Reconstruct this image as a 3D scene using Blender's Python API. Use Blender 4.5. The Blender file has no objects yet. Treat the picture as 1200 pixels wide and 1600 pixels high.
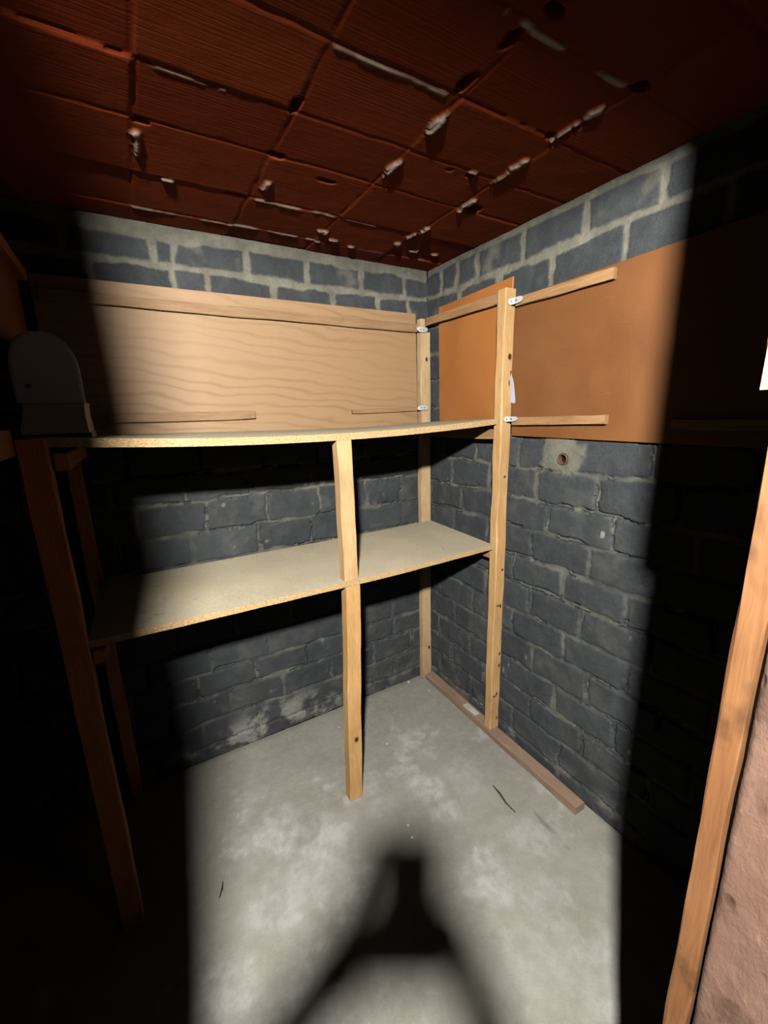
import bpy, bmesh, math, random
import numpy as np
from mathutils import Vector, Matrix, Euler

random.seed(4)
scene = bpy.context.scene
COL = scene.collection

# ------------------------------------------------------------------ camera
CAM = Vector((-1.4371, -1.9507, 1.6315))
cam_data = bpy.data.cameras.new('camera')
cam = bpy.data.objects.new('camera', cam_data)
COL.objects.link(cam)
cam.location = CAM
cam.rotation_euler = (math.radians(76.74), math.radians(1.47), math.radians(-30.65))
cam_data.sensor_fit = 'HORIZONTAL'
cam_data.sensor_width = 36.0
cam_data.lens = 36.0 * 658.6 / 1200.0
cam_data.clip_start = 0.01
cam_data.clip_end = 50
scene.camera = cam

# ------------------------------------------------------------------ world, light, exposure
world = bpy.data.worlds.new('world')
world.use_nodes = True
bgn = world.node_tree.nodes['Background']
bgn.inputs[0].default_value = (0.5, 0.6, 0.8, 1)
bgn.inputs[1].default_value = 0.0002
scene.world = world
scene.view_settings.view_transform = 'Standard'
scene.view_settings.look = 'None'
scene.view_settings.exposure = 0.0
scene.view_settings.gamma = 1.0
scene.view_settings.use_curve_mapping = False

BULB = Vector((-1.72, -2.32, 2.245))        # bare bulb on a short arm in the passage just outside the doorway
BULB_R = 0.040
BULB_STRENGTH = 43000.0
BULB_COLOR = (1.0, 0.955, 0.875, 1)

H = 2.34
HEAD_Z = 2.268          # underside of the doorway header

# ------------------------------------------------------------------ numpy noise
def vnoise(u, v, scale, seed):
    rs = np.random.RandomState(seed)
    n = 256
    tab = rs.rand(n, n)
    x = u / scale; y = v / scale
    xi = np.floor(x).astype(int); yi = np.floor(y).astype(int)
    fx = x - xi; fy = y - yi
    fx = fx * fx * (3 - 2 * fx); fy = fy * fy * (3 - 2 * fy)
    a = tab[xi % n, yi % n]; b = tab[(xi + 1) % n, yi % n]
    c = tab[xi % n, (yi + 1) % n]; d = tab[(xi + 1) % n, (yi + 1) % n]
    return (a * (1 - fx) + b * fx) * (1 - fy) + (c * (1 - fx) + d * fx) * fy

def fnoise(u, v, scale, seed, octs=4, gain=0.5):
    s = 0; a = 1; t = 0
    for o in range(octs):
        s = s + a * vnoise(u, v, scale / 2 ** o, seed + o * 17); t += a; a *= gain
    return s / t

def sstep(x, a, b):
    t = np.clip((x - a) / (b - a), 0, 1)
    return t * t * (3 - 2 * t)

# ------------------------------------------------------------------ object helpers
def link(name, me, mat, parent=None):
    o = bpy.data.objects.new(name, me)
    COL.objects.link(o)
    if mat is not None:
        me.materials.append(mat)
    if parent is not None:
        o.parent = parent
    return o

def tag(o, label=None, cat=None, group=None, kind=None):
    if label: o['label'] = label
    if cat: o['category'] = cat
    if group: o['group'] = group
    if kind: o['kind'] = kind
    return o

def thing(name, loc, label, cat, group=None):
    o = bpy.data.objects.new(name, None)
    o.empty_display_size = 0.05
    COL.objects.link(o)
    o.location = loc
    return tag(o, label, cat, group)

def base_of(parent):
    if parent is None: return Vector((0, 0, 0))
    b = parent.location.copy()
    if parent.parent is not None: b = b + base_of(parent.parent)
    return b

def finish(name, bm, mat, parent=None, smooth=False):
    """world-space bmesh -> object whose mesh is local to its parent's base"""
    b = base_of(parent)
    if b.length > 0:
        bmesh.ops.translate(bm, verts=bm.verts, vec=-b)
    bmesh.ops.recalc_face_normals(bm, faces=bm.faces)
    me = bpy.data.meshes.new(name)
    bm.to_mesh(me); bm.free()
    if smooth:
        for p in me.polygons: p.use_smooth = True
    return link(name, me, mat, parent)

def add_box(bm, lo, hi, bev=0.0):
    g = bmesh.ops.create_cube(bm, size=1.0)
    vs = g['verts']
    lo = Vector(lo); hi = Vector(hi)
    for v in vs:
        v.co = Vector(((lo.x if v.co.x < 0 else hi.x), (lo.y if v.co.y < 0 else hi.y), (lo.z if v.co.z < 0 else hi.z)))
    if bev > 0:
        es = list({e for v in vs for e in v.link_edges})
        bmesh.ops.bevel(bm, geom=es, offset=bev, segments=2, affect='EDGES', profile=0.5)

def add_beam(bm, p0, p1, w, d, side, wob=0.0012, n=14, bev=0.002, seed=0, wane=0.0):
    """sawn timber from p0 to p1; w measured along 'side', d along the third axis; slightly wavy arrises"""
    rs = random.Random(seed)
    p0 = Vector(p0); p1 = Vector(p1)
    ax = (p1 - p0).normalized()
    s = Vector(side); s = (s - ax * s.dot(ax)).normalized()
    t = ax.cross(s)
    b = bev
    prof = [(-w/2 + b, -d/2), (w/2 - b, -d/2), (w/2, -d/2 + b), (w/2, d/2 - b), (w/2 - b, d/2), (-w/2 + b, d/2), (-w/2, d/2 - b), (-w/2, -d/2 + b)]
    rings = []
    cw = [rs.uniform(0, 6.28) for _ in range(16)]
    for i in range(n + 1):
        f = i / n
        c = p0.lerp(p1, f)
        L = f * (p1 - p0).length
        ring = []
        for k, (a, e) in enumerate(prof):
            g = k // 2
            j = wob * (math.sin(L * 9 + cw[g]) + 0.6 * math.sin(L * 23 + cw[g + 4]))
            j2 = wob * (math.sin(L * 11 + cw[g + 8]) + 0.6 * math.sin(L * 31 + cw[g + 12]))
            if wane and g == 3: j += wane * max(0, math.sin(L * 5 + cw[3]))
            ring.append(bm.verts.new(c + s * (a + j) + t * (e + j2)))
        rings.append(ring)
    for i in range(n):
        for k in range(8):
            bm.faces.new((rings[i][k], rings[i][(k+1) % 8], rings[i+1][(k+1) % 8], rings[i+1][k]))
    bm.faces.new(rings[0]); bm.faces.new(list(reversed(rings[-1])))

def add_tube(bm, pts, r, seg=10, cap=True):
    pts = [Vector(p) for p in pts]
    rr = r if isinstance(r, (list, tuple)) else [r] * len(pts)
    rings = []
    up = Vector((0, 0, 1))
    for i, p in enumerate(pts):
        a = pts[min(i + 1, len(pts) - 1)] - pts[max(i - 1, 0)]
        a.normalize()
        u = a.cross(up)
        if u.length < 1e-3: u = a.cross(Vector((1, 0, 0)))
        u.normalize(); v = a.cross(u)
        rings.append([bm.verts.new(p + (u * math.cos(q * 2 * math.pi / seg) + v * math.sin(q * 2 * math.pi / seg)) * rr[i]) for q in range(seg)])
    for i in range(len(pts) - 1):
        for q in range(seg):
            bm.faces.new((rings[i][q], rings[i][(q+1) % seg], rings[i+1][(q+1) % seg], rings[i+1][q]))
    if cap:
        bm.faces.new(rings[0]); bm.faces.new(list(reversed(rings[-1])))

def add_lathe(bm, prof, center, axis=Vector((0, 0, 1)), seg=24):
    axis = Vector(axis).normalized(); c = Vector(center)
    u = axis.cross(Vector((1, 0, 0)))
    if u.length < 1e-3: u = axis.cross(Vector((0, 1, 0)))
    u.normalize(); v = axis.cross(u)
    rings = []
    for r, h in prof:
        rings.append([bm.verts.new(c + axis * h + (u * math.cos(k * 2 * math.pi / seg) + v * math.sin(k * 2 * math.pi / seg)) * max(r, 1e-5)) for k in range(seg)])
    for i in range(len(rings) - 1):
        for k in range(seg):
            bm.faces.new((rings[i][k], rings[i][(k+1) % seg], rings[i+1][(k+1) % seg], rings[i+1][k]))
    bm.faces.new(rings[0]); bm.faces.new(list(reversed(rings[-1])))

def grid_object(name, P, back, mat, attrs, closed_box=None):
    """P: (nu,nv,3) array of points; closed_box: (lo,hi) slab joined behind"""
    nu, nv = P.shape[:2]
    verts = P.reshape(-1, 3)
    idx = np.arange(nu * nv).reshape(nu, nv)
    q = np.stack([idx[:-1, :-1], idx[1:, :-1], idx[1:, 1:], idx[:-1, 1:]], -1).reshape(-1, 4)
    if back: q = q[:, ::-1]
    nb = 0
    if closed_box is not None:
        lo, hi = closed_box
        bv = np.array([[x, y, z] for x in (lo[0], hi[0]) for y in (lo[1], hi[1]) for z in (lo[2], hi[2])], float)
        base = len(verts)
        bf = np.array([[0, 1, 3, 2], [4, 6, 7, 5], [0, 4, 5, 1], [2, 3, 7, 6], [0, 2, 6, 4], [1, 5, 7, 3]]) + base
        verts = np.vstack([verts, bv]); q = np.vstack([q, bf]); nb = 8
    me = bpy.data.meshes.new(name)
    me.vertices.add(len(verts)); me.vertices.foreach_set('co', verts.astype(np.float32).ravel())
    me.loops.add(len(q) * 4); me.loops.foreach_set('vertex_index', q.astype(np.int32).ravel())
    me.polygons.add(len(q)); me.polygons.foreach_set('loop_start', np.arange(0, len(q) * 4, 4, dtype=np.int32))
    me.update(calc_edges=True)
    me.polygons.foreach_set('use_smooth', np.ones(len(q), dtype=bool))
    for k, a in attrs.items():
        at = me.attributes.new(k, 'FLOAT', 'POINT')
        at.data.foreach_set('value', np.concatenate([a.ravel(), np.zeros(nb)]).astype(np.float32))
    me.validate()
    return link(name, me, mat)

# ------------------------------------------------------------------ materials
REFL = 0.15         # darkens surface colours so bounced light stays weak and shadows near black
class NT:
    def __init__(s, name, rough=0.8, spec=0.3, metal=0.0):
        s.m = bpy.data.materials.new(name); s.m.use_nodes = True
        s.t = s.m.node_tree; s.b = s.t.nodes['Principled BSDF']
        s.b.inputs['Roughness'].default_value = rough
        s.b.inputs['Specular IOR Level'].default_value = spec * 0.45
        s.b.inputs['Metallic'].default_value = metal
    def n(s, typ, **kw):
        nd = s.t.nodes.new(typ)
        for k, v in kw.items(): setattr(nd, k, v)
        return nd
    def l(s, a, b): s.t.links.new(a, b)
    def put(s, sock, v):
        if hasattr(v, 'is_output') or isinstance(v, bpy.types.NodeSocket): s.l(v, sock)
        else: sock.default_value = v
    def math(s, op, a, b=0.0, clamp=False):
        nd = s.n('ShaderNodeMath', operation=op, use_clamp=clamp)
        s.put(nd.inputs[0], a); s.put(nd.inputs[1], b); return nd.outputs[0]
    def mix(s, f, a, b, mode='MIX'):
        nd = s.n('ShaderNodeMix', data_type='RGBA', blend_type=mode)
        s.put(nd.inputs[0], f)
        s.put(nd.inputs[6], a if not isinstance(a, tuple) else (*a, 1)[:4])
        s.put(nd.inputs[7], b if not isinstance(b, tuple) else (*b, 1)[:4]); return nd.outputs[2]
    def coord(s, scale=(1, 1, 1), kind='Object', rot=(0, 0, 0), loc=(0, 0, 0)):
        tc = s.n('ShaderNodeTexCoord'); mp = s.n('ShaderNodeMapping')
        mp.inputs['Scale'].default_value = scale; mp.inputs['Rotation'].default_value = rot; mp.inputs['Location'].default_value = loc
        s.l(tc.outputs[kind], mp.inputs[0]); return mp.outputs[0]
    def noise(s, vec, scale, detail=4, rough=0.55, dist=0.0):
        nd = s.n('ShaderNodeTexNoise'); s.l(vec, nd.inputs['Vector'])
        nd.inputs['Scale'].default_value = scale; nd.inputs['Detail'].default_value = detail
        nd.inputs['Roughness'].default_value = rough; nd.inputs['Distortion'].default_value = dist
        return nd.outputs['Fac']
    def ramp(s, f, stops):
        nd = s.n('ShaderNodeValToRGB'); cr = nd.color_ramp
        while len(cr.elements) < len(stops): cr.elements.new(0.5)
        for e, (p, c) in zip(cr.elements, stops):
            e.position = p; e.color = (c, c, c, 1) if isinstance(c, (int, float)) else (*c, 1)
        s.l(f, nd.inputs[0]); return nd.outputs[0]
    def attr(s, name):
        nd = s.n('ShaderNodeAttribute'); nd.attribute_name = name; return nd.outputs['Fac']
    def bump(s, h, dist=0.002, strength=1.0):
        nd = s.n('ShaderNodeBump'); nd.inputs['Distance'].default_value = dist; nd.inputs['Strength'].default_value = strength
        s.l(h, nd.inputs['Height']); s.l(nd.outputs[0], s.b.inputs['Normal'])
    def color(s, c, dusk=None):
        nd = s.n('ShaderNodeMix', data_type='RGBA', blend_type='MULTIPLY'); nd.inputs[0].default_value = 1.0
        s.put(nd.inputs[6], c if not isinstance(c, tuple) else (*c, 1)[:4]); q = REFL if dusk is None else dusk
        nd.inputs[7].default_value = (q, q, q, 1)
        s.l(nd.outputs[2], s.b.inputs['Base Color'])

def wood(name, light, dark, axis='z', grain=1.0, rough=0.7, knots=(), stain=0.0, spec=0.25, seed=0.0, contrast=1.0):
    k = NT(name, rough, spec)
    sc = {'x': (1.6, 22, 22), 'y': (22, 1.6, 22), 'z': (22, 22, 1.6)}[axis]
    v = k.coord(sc, loc=(seed, seed * 1.7, seed * 0.6))
    f1 = k.noise(v, 3.0 * grain, 5, 0.6, 0.8)
    v2 = k.coord(tuple(c * 4 for c in sc), loc=(seed * 3, 0, seed))
    f2 = k.noise(v2, 3.0 * grain, 2, 0.5, 0.0)
    v3 = k.coord((1, 1, 1), loc=(seed, 0, 0))
    f3 = k.noise(v3, 6.0, 3, 0.5)
    a = k.ramp(f1, [(0.32, 0.0), (0.68, 1.0)])
    c = k.mix(a, dark, light)
    c = k.mix(k.math('MULTIPLY', k.ramp(f2, [(0.35, 1.0), (0.6, 0.0)]), 0.35 * contrast), c, tuple(x * 0.55 for x in dark))
    c = k.mix(k.math('MULTIPLY', k.ramp(f3, [(0.4, 0.0), (0.7, 1.0)]), 0.35), c, tuple(min(1, x * 1.25) for x in light))
    if stain > 0:
        f4 = k.noise(k.coord((1, 1, 0.6), loc=(3 + seed, 5, 2)), 9, 4, 0.6, 0.5)
        c = k.mix(k.math('MULTIPLY', k.ramp(f4, [(0.5, 0.0), (0.62, 1.0)]), stain), c, tuple(x * 0.32 for x in dark))
    if knots:
        tc = k.n('ShaderNodeTexCoord')
        total = None
        for (cx, cy, cz, rx, ry, rz) in knots:
            sub = k.n('ShaderNodeVectorMath', operation='SUBTRACT'); k.l(tc.outputs['Object'], sub.inputs[0]); sub.inputs[1].default_value = (cx, cy, cz)
            div = k.n('ShaderNodeVectorMath', operation='DIVIDE'); k.l(sub.outputs[0], div.inputs[0]); div.inputs[1].default_value = (rx, ry, rz)
            ln = k.n('ShaderNodeVectorMath', operation='LENGTH'); k.l(div.outputs[0], ln.inputs[0])
            m = k.math('SUBTRACT', 1.6, ln.outputs['Value'], True)
            total = m if total is None else k.math('MAXIMUM', total, m)
        c = k.mix(k.ramp(total, [(0.0, 0.0), (0.5, 0.35), (0.75, 1.0)]), c, (0.045, 0.02, 0.008))
    k.color(c)
    k.bump(k.math('ADD', f1, k.math('MULTIPLY', f2, 0.6)), 0.0012, 0.7)
    return k.m

PINE_L = (0.72, 0.475, 0.25); PINE_D = (0.56, 0.33, 0.14)
M_PINE = wood('pine', PINE_L, PINE_D, 'z', seed=1.3)
M_PINE_POSTR = None
M_PINE_Y = wood('pine_y', (0.47, 0.275, 0.13), (0.36, 0.185, 0.075), 'y', seed=4.1)
M_PINE_X = wood('pine_x', (0.40, 0.25, 0.13), (0.31, 0.17, 0.08), 'x', seed=7.7)
M_JAMB = wood('door_frame_timber', (0.27, 0.125, 0.048), (0.195, 0.078, 0.027), 'z', grain=0.8, stain=0.85, seed=2.9, rough=0.6)
M_FLOORBAT = wood('dusty_batten', (0.36, 0.25, 0.18), (0.27, 0.175, 0.12), 'y', seed=9.3, rough=0.9, contrast=0.6)
M_REDWOOD_BOUNCE = wood('red_brown_bounce_board', (0.62, 0.22, 0.06), (0.48, 0.15, 0.035), 'y', seed=5.5)  # red-brown board, colour also lifted for red bounce light
M_BOUNCEPOST = wood('bounce_lit_pine', (0.88, 0.32, 0.09), (0.70, 0.22, 0.05), 'z', seed=6.4)  # pine reddened and brightened, the ceiling's red bounce light painted in

def plywood_back():
    k = NT('pale_plywood', 0.62, 0.3)
    v = k.coord((0.55, 1, 1.5), rot=(0, math.radians(-14), 0))
    warp = k.noise(v, 1.7, 3, 0.5, 0.4)
    w = k.n('ShaderNodeTexWave', wave_type='BANDS', bands_direction='Z', wave_profile='SIN')
    k.l(v, w.inputs['Vector']); w.inputs['Scale'].default_value = 5.2; w.inputs['Distortion'].default_value = 8.5
    w.inputs['Detail'].default_value = 2.5; w.inputs['Detail Scale'].default_value = 1.1; w.inputs['Detail Roughness'].default_value = 0.45
    fine = k.noise(k.coord((6, 6, 90)), 2.5, 3, 0.6)
    c = k.mix(k.math('MULTIPLY', k.ramp(w.outputs['Fac'], [(0.0, 1.0), (0.36, 0.0)]), k.ramp(warp, [(0.35, 0.15), (0.6, 0.85)])), (0.42, 0.262, 0.132), (0.31, 0.172, 0.076))
    c = k.mix(k.math('MULTIPLY', fine, 0.22), c, (0.35, 0.205, 0.10))
    blot = k.noise(k.coord(), 4.5, 4, 0.6)
    c = k.mix(k.ramp(blot, [(0.45, 0.0), (0.75, 0.5)]), c, (0.44, 0.255, 0.125))
    k.color(c); k.bump(fine, 0.0006, 0.5); return k.m
M_PLYBACK = plywood_back()

def ply_right(name, c1, c2, seed):
    k = NT(name, 0.5, 0.35)
    f = k.noise(k.coord(loc=(seed, seed, 0)), 3.2, 5, 0.6, 0.6)
    c = k.mix(k.ramp(f, [(0.35, 0.0), (0.7, 1.0)]), c1, c2)
    f2 = k.noise(k.coord((1, 3, 9), rot=(math.radians(28), 0, 0), loc=(seed, 0, 0)), 4, 4, 0.65, 0.3)
    c = k.mix(k.ramp(f2, [(0.62, 0.0), (0.72, 0.22)]), c, (0.36, 0.19, 0.085))
    sp = k.noise(k.coord(), 260, 2, 0.5)
    c = k.mix(k.ramp(sp, [(0.55, 0.0), (0.7, 0.16)]), c, (0.55, 0.32, 0.15))
    f5 = k.noise(k.coord(loc=(seed + 7, 2, 3)), 2.3, 3, 0.5, 1.0)
    c = k.mix(k.ramp(f5, [(0.56, 0.0), (0.72, 0.35)]), c, tuple(x * 0.6 for x in c1))
    k.color(c); k.bump(sp, 0.0005, 0.4); return k.m
M_PLYR = ply_right('orange_plywood', (0.195, 0.070, 0.018), (0.260, 0.103, 0.030), 2.0)
M_PLYR1 = ply_right('red_orange_plywood', (0.43, 0.150, 0.035), (0.50, 0.190, 0.048), 8.0)

def chipboard_face():
    k = NT('chipboard_face', 0.85, 0.2)
    f = k.noise(k.coord(), 3.0, 4, 0.6)
    sp = k.noise(k.coord(), 130, 3, 0.7)
    c = k.mix(k.ramp(f, [(0.35, 0.0), (0.7, 1.0)]), (0.60, 0.525, 0.375), (0.74, 0.655, 0.48))
    c = k.mix(k.ramp(sp, [(0.45, 0.0), (0.7, 0.35)]), c, (0.30, 0.23, 0.15))
    d = k.noise(k.coord(), 22, 3, 0.7, 0.5)
    c = k.mix(k.ramp(d, [(0.66, 0.0), (0.72, 0.5)]), c, (0.20, 0.14, 0.09))
    k.color(c); k.bump(sp, 0.0006, 0.5); return k.m
def chipboard_edge():
    k = NT('chipboard_edge', 0.8, 0.2)
    sp = k.noise(k.coord((1, 1, 2)), 120, 3, 0.7)
    c = k.ramp(sp, [(0.3, (0.30, 0.16, 0.06)), (0.5, (0.60, 0.40, 0.19)), (0.7, (0.78, 0.60, 0.36))])
    k.color(c); k.bump(sp, 0.0015, 0.8); return k.m
M_CHIP = chipboard_face(); M_CHIPE = chipboard_edge()

def blocks():
    k = NT('slate_grey_block_wall', 0.85, 0.25)
    m = k.attr('mortar'); tone = k.attr('tone'); pale = k.attr('pale')
    sp = k.noise(k.coord(kind='Object'), 190, 4, 0.7)
    md = k.noise(k.coord(), 14, 5, 0.65, 0.3)
    c = k.mix(tone, (0.021, 0.027, 0.034), (0.048, 0.058, 0.067))
    c = k.mix(k.ramp(sp, [(0.4, 0.0), (0.72, 0.6)]), c, (0.11, 0.118, 0.124))
    c = k.mix(k.ramp(md, [(0.45, 0.0), (0.72, 0.6)]), c, (0.088, 0.098, 0.102))
    md2 = k.noise(k.coord(loc=(3, 7, 1)), 5, 5, 0.7, 0.6)
    c = k.mix(k.ramp(md2, [(0.50, 0.0), (0.68, 0.5)]), c, (0.022, 0.025, 0.029))
    mc = k.mix(k.ramp(md, [(0.35, 0.0), (0.7, 1.0)]), (0.17, 0.165, 0.130), (0.30, 0.295, 0.235))
    mc = k.mix(k.ramp(sp, [(0.45, 0.0), (0.7, 0.5)]), mc, (0.12, 0.12, 0.10))
    c = k.mix(m, c, mc)
    pc = k.mix(k.ramp(sp, [(0.35, 0.0), (0.65, 1.0)]), (0.20, 0.20, 0.175), (0.42, 0.42, 0.39))
    c = k.mix(pale, c, pc)
    k.color(c); k.bump(k.math('ADD', sp, md), 0.004, 0.9); return k.m
M_BLOCK = blocks()

def terracotta():
    k = NT('terracotta_ceiling_tiles', 0.8, 0.1)
    m = k.attr('mortar'); tone = k.attr('tone'); hole = k.attr('hole')
    st = k.noise(k.coord((1.2, 60, 1)), 3.0, 3, 0.6)
    bl = k.noise(k.coord(), 6, 4, 0.6, 0.3)
    c = k.mix(tone, (0.34, 0.042, 0.007), (0.41, 0.072, 0.014))
    c = k.mix(k.ramp(bl, [(0.45, 0.0), (0.75, 0.6)]), c, (0.33, 0.055, 0.010))
    c = k.mix(k.math('MULTIPLY', st, 0.35), c, (0.20, 0.045, 0.012))
    sp = k.noise(k.coord(), 60, 4, 0.7)
    mc = k.mix(sp, (0.42, 0.32, 0.26), (0.75, 0.64, 0.53))
    c = k.mix(m, c, mc)
    c = k.mix(hole, c, (0.012, 0.008, 0.006))
    k.color(c, 0.16); k.bump(k.math('ADD', k.math('MULTIPLY', st, 0.8), k.math('MULTIPLY', sp, 0.5)), 0.0016, 0.7); return k.m
M_TERRA = terracotta()

def concrete():
    k = NT('concrete_floor', 0.75, 0.3)
    pale = k.attr('pale'); dark = k.attr('dark')
    a = k.noise(k.coord(), 3.2, 5, 0.62, 0.4)
    b = k.noise(k.coord(), 24, 5, 0.7, 0.3)
    s = k.noise(k.coord(), 210, 3, 0.7)
    c = k.mix(k.ramp(a, [(0.3, 0.0), (0.7, 1.0)]), (0.290, 0.281, 0.240), (0.385, 0.375, 0.325))
    c = k.mix(k.ramp(b, [(0.42, 0.0), (0.68, 0.65)]), c, (0.42, 0.41, 0.37))
    c = k.mix(k.ramp(s, [(0.5, 0.0), (0.75, 0.35)]), c, (0.19, 0.175, 0.145))
    pf = k.math('MULTIPLY', pale, k.ramp(b, [(0.25, 0.25), (0.6, 1.0)]))
    c = k.mix(pf, c, (0.54, 0.54, 0.53))
    c = k.mix(dark, c, (0.05, 0.04, 0.03))
    k.color(c); k.bump(k.math('ADD', b, k.math('MULTIPLY', s, 0.5)), 0.003, 0.45); return k.m
M_CONC = concrete()

def plain(name, col, rough=0.6, spec=0.4, metal=0.0, var=0.12, scale=30):
    k = NT(name, rough, spec, metal)
    f = k.noise(k.coord(), scale, 3, 0.6)
    c = k.mix(f, tuple(x * (1 - var) for x in col), tuple(min(1, x * (1 + var)) for x in col))
    k.color(c); k.bump(f, 0.0005, 0.3); return k.m
M_GALV = plain('galvanised_steel', (0.80, 0.82, 0.86), 0.38, 0.6, 0.25, 0.06, 90)
M_SCREW = plain('dark_screw', (0.16, 0.15, 0.14), 0.5, 0.5, 0.6)
M_RUST = plain('rusty_iron', (0.13, 0.07, 0.045), 0.7, 0.3, 0.2, 0.4, 60)
M_HOLE = plain('pipe_bore', (0.012, 0.01, 0.009), 0.95, 0.1)
M_WHITE = plain('dull_white_plastic', (0.60, 0.57, 0.54), 0.45, 0.4, 0, 0.08, 12)
M_PAPER = plain('bluish_white_paper', (0.60, 0.63, 0.80), 0.8, 0.2, 0, 0.1, 40)
M_LABEL = plain('paper_label', (0.62, 0.60, 0.53), 0.85, 0.2, 0, 0.15, 90)
M_GREYINK = plain('grey_ink', (0.26, 0.27, 0.26), 0.9, 0.1)
M_CHIPWHITE = plain('plaster_crumb', (0.62, 0.61, 0.57), 0.9, 0.2)
M_TWIG = plain('dark_sliver', (0.07, 0.05, 0.035), 0.9, 0.2, 0, 0.3, 80)
M_BLACK = plain('black_plastic', (0.02, 0.02, 0.022), 0.4, 0.4)
M_IRON = plain('black_iron', (0.015, 0.013, 0.012), 0.7, 0.3, 0.3)
M_SKIN = plain('skin', (0.55, 0.34, 0.25), 0.55, 0.35, 0, 0.06, 20)
M_NAIL = plain('fingernail', (0.66, 0.45, 0.38), 0.35, 0.4)
M_HAIR = plain('brown_hair', (0.05, 0.03, 0.018), 0.6, 0.3, 0, 0.3, 120)
M_SHIRT = plain('dark_blue_cotton', (0.035, 0.045, 0.075), 0.9, 0.15, 0, 0.15, 150)
M_JEANS = plain('denim', (0.04, 0.055, 0.09), 0.9, 0.15, 0, 0.2, 200)
M_SHOE = plain('black_leather', (0.025, 0.022, 0.02), 0.5, 0.4)
M_EYE = plain('eye', (0.7, 0.7, 0.68), 0.2, 0.5)
M_LIP = plain('lip', (0.42, 0.18, 0.15), 0.5, 0.3)

def reveal_mat():
    k = NT('pinkish_brown_rough_render', 0.85, 0.2)
    a = k.noise(k.coord((1, 1, 0.6)), 5, 5, 0.65, 0.5)
    b = k.noise(k.coord((1, 2, 1.2)), 28, 4, 0.7, 0.2)
    c = k.mix(k.ramp(a, [(0.3, 0.0), (0.7, 1.0)]), (0.155, 0.078, 0.052), (0.225, 0.135, 0.098))
    c = k.mix(k.ramp(b, [(0.58, 0.0), (0.75, 0.6)]), c, (0.30, 0.21, 0.155))
    v = k.n('ShaderNodeTexVoronoi'); k.l(k.coord((1, 1, 0.7)), v.inputs['Vector']); v.inputs['Scale'].default_value = 22
    pit = k.ramp(v.outputs['Distance'], [(0.10, 1.0), (0.22, 0.0)])
    c = k.mix(k.math('MULTIPLY', pit, 0.75), c, (0.05, 0.02, 0.012))
    d = k.noise(k.coord((1, 1, 0.8), loc=(4, 4, 1)), 11, 4, 0.7, 0.5)
    c = k.mix(k.ramp(d, [(0.50, 0.0), (0.64, 0.75)]), c, (0.075, 0.034, 0.022))
    k.color(c); k.bump(k.math('SUBTRACT', b, pit), 0.004, 0.8); return k.m
M_REVEAL = reveal_mat()

# ------------------------------------------------------------------ room: block walls
def joint_lines(u, z, beds, courses):
    """returns mortar distance field, block id tone.  beds: z of bed joints from top down; courses: vertical joints of each course"""
    wu = u + (fnoise(u, z, 0.06, 11, 4, 0.65) - 0.5) * 0.026
    wz = z + (fnoise(u, z, 0.07, 37, 4, 0.65) - 0.5) * 0.024 + (fnoise(u, z, 0.6, 77, 2) - 0.5) * 0.02
    dist = np.full(u.shape, 1.0)
    tone = np.zeros(u.shape)
    for b in beds:
        dist = np.minimum(dist, np.abs(wz - b))
    rs = np.random.RandomState(5)
    for i, vj in enumerate(courses):
        top = beds[i]; bot = beds[i + 1] if i + 1 < len(beds) else -1
        inside = (wz <= top) & (wz > bot)
        vj = sorted(vj)
        for x in vj:
            dist = np.where(inside, np.minimum(dist, np.abs(wu - x)), dist)
        cell = np.searchsorted(np.array(vj), wu)
        rnd = rs.rand(len(vj) + 1)
        tone = np.where(inside, rnd[cell], tone)
    return dist, tone

def full_course(known, lo, hi, pitch=0.268):
    ks = sorted(known)
    x = ks[0]
    out = list(ks)
    while x - pitch > lo: x -= pitch; out.append(x)
    x = ks[-1]
    while x + pitch < hi: x += pitch; out.append(x)
    return sorted(out)

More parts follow.
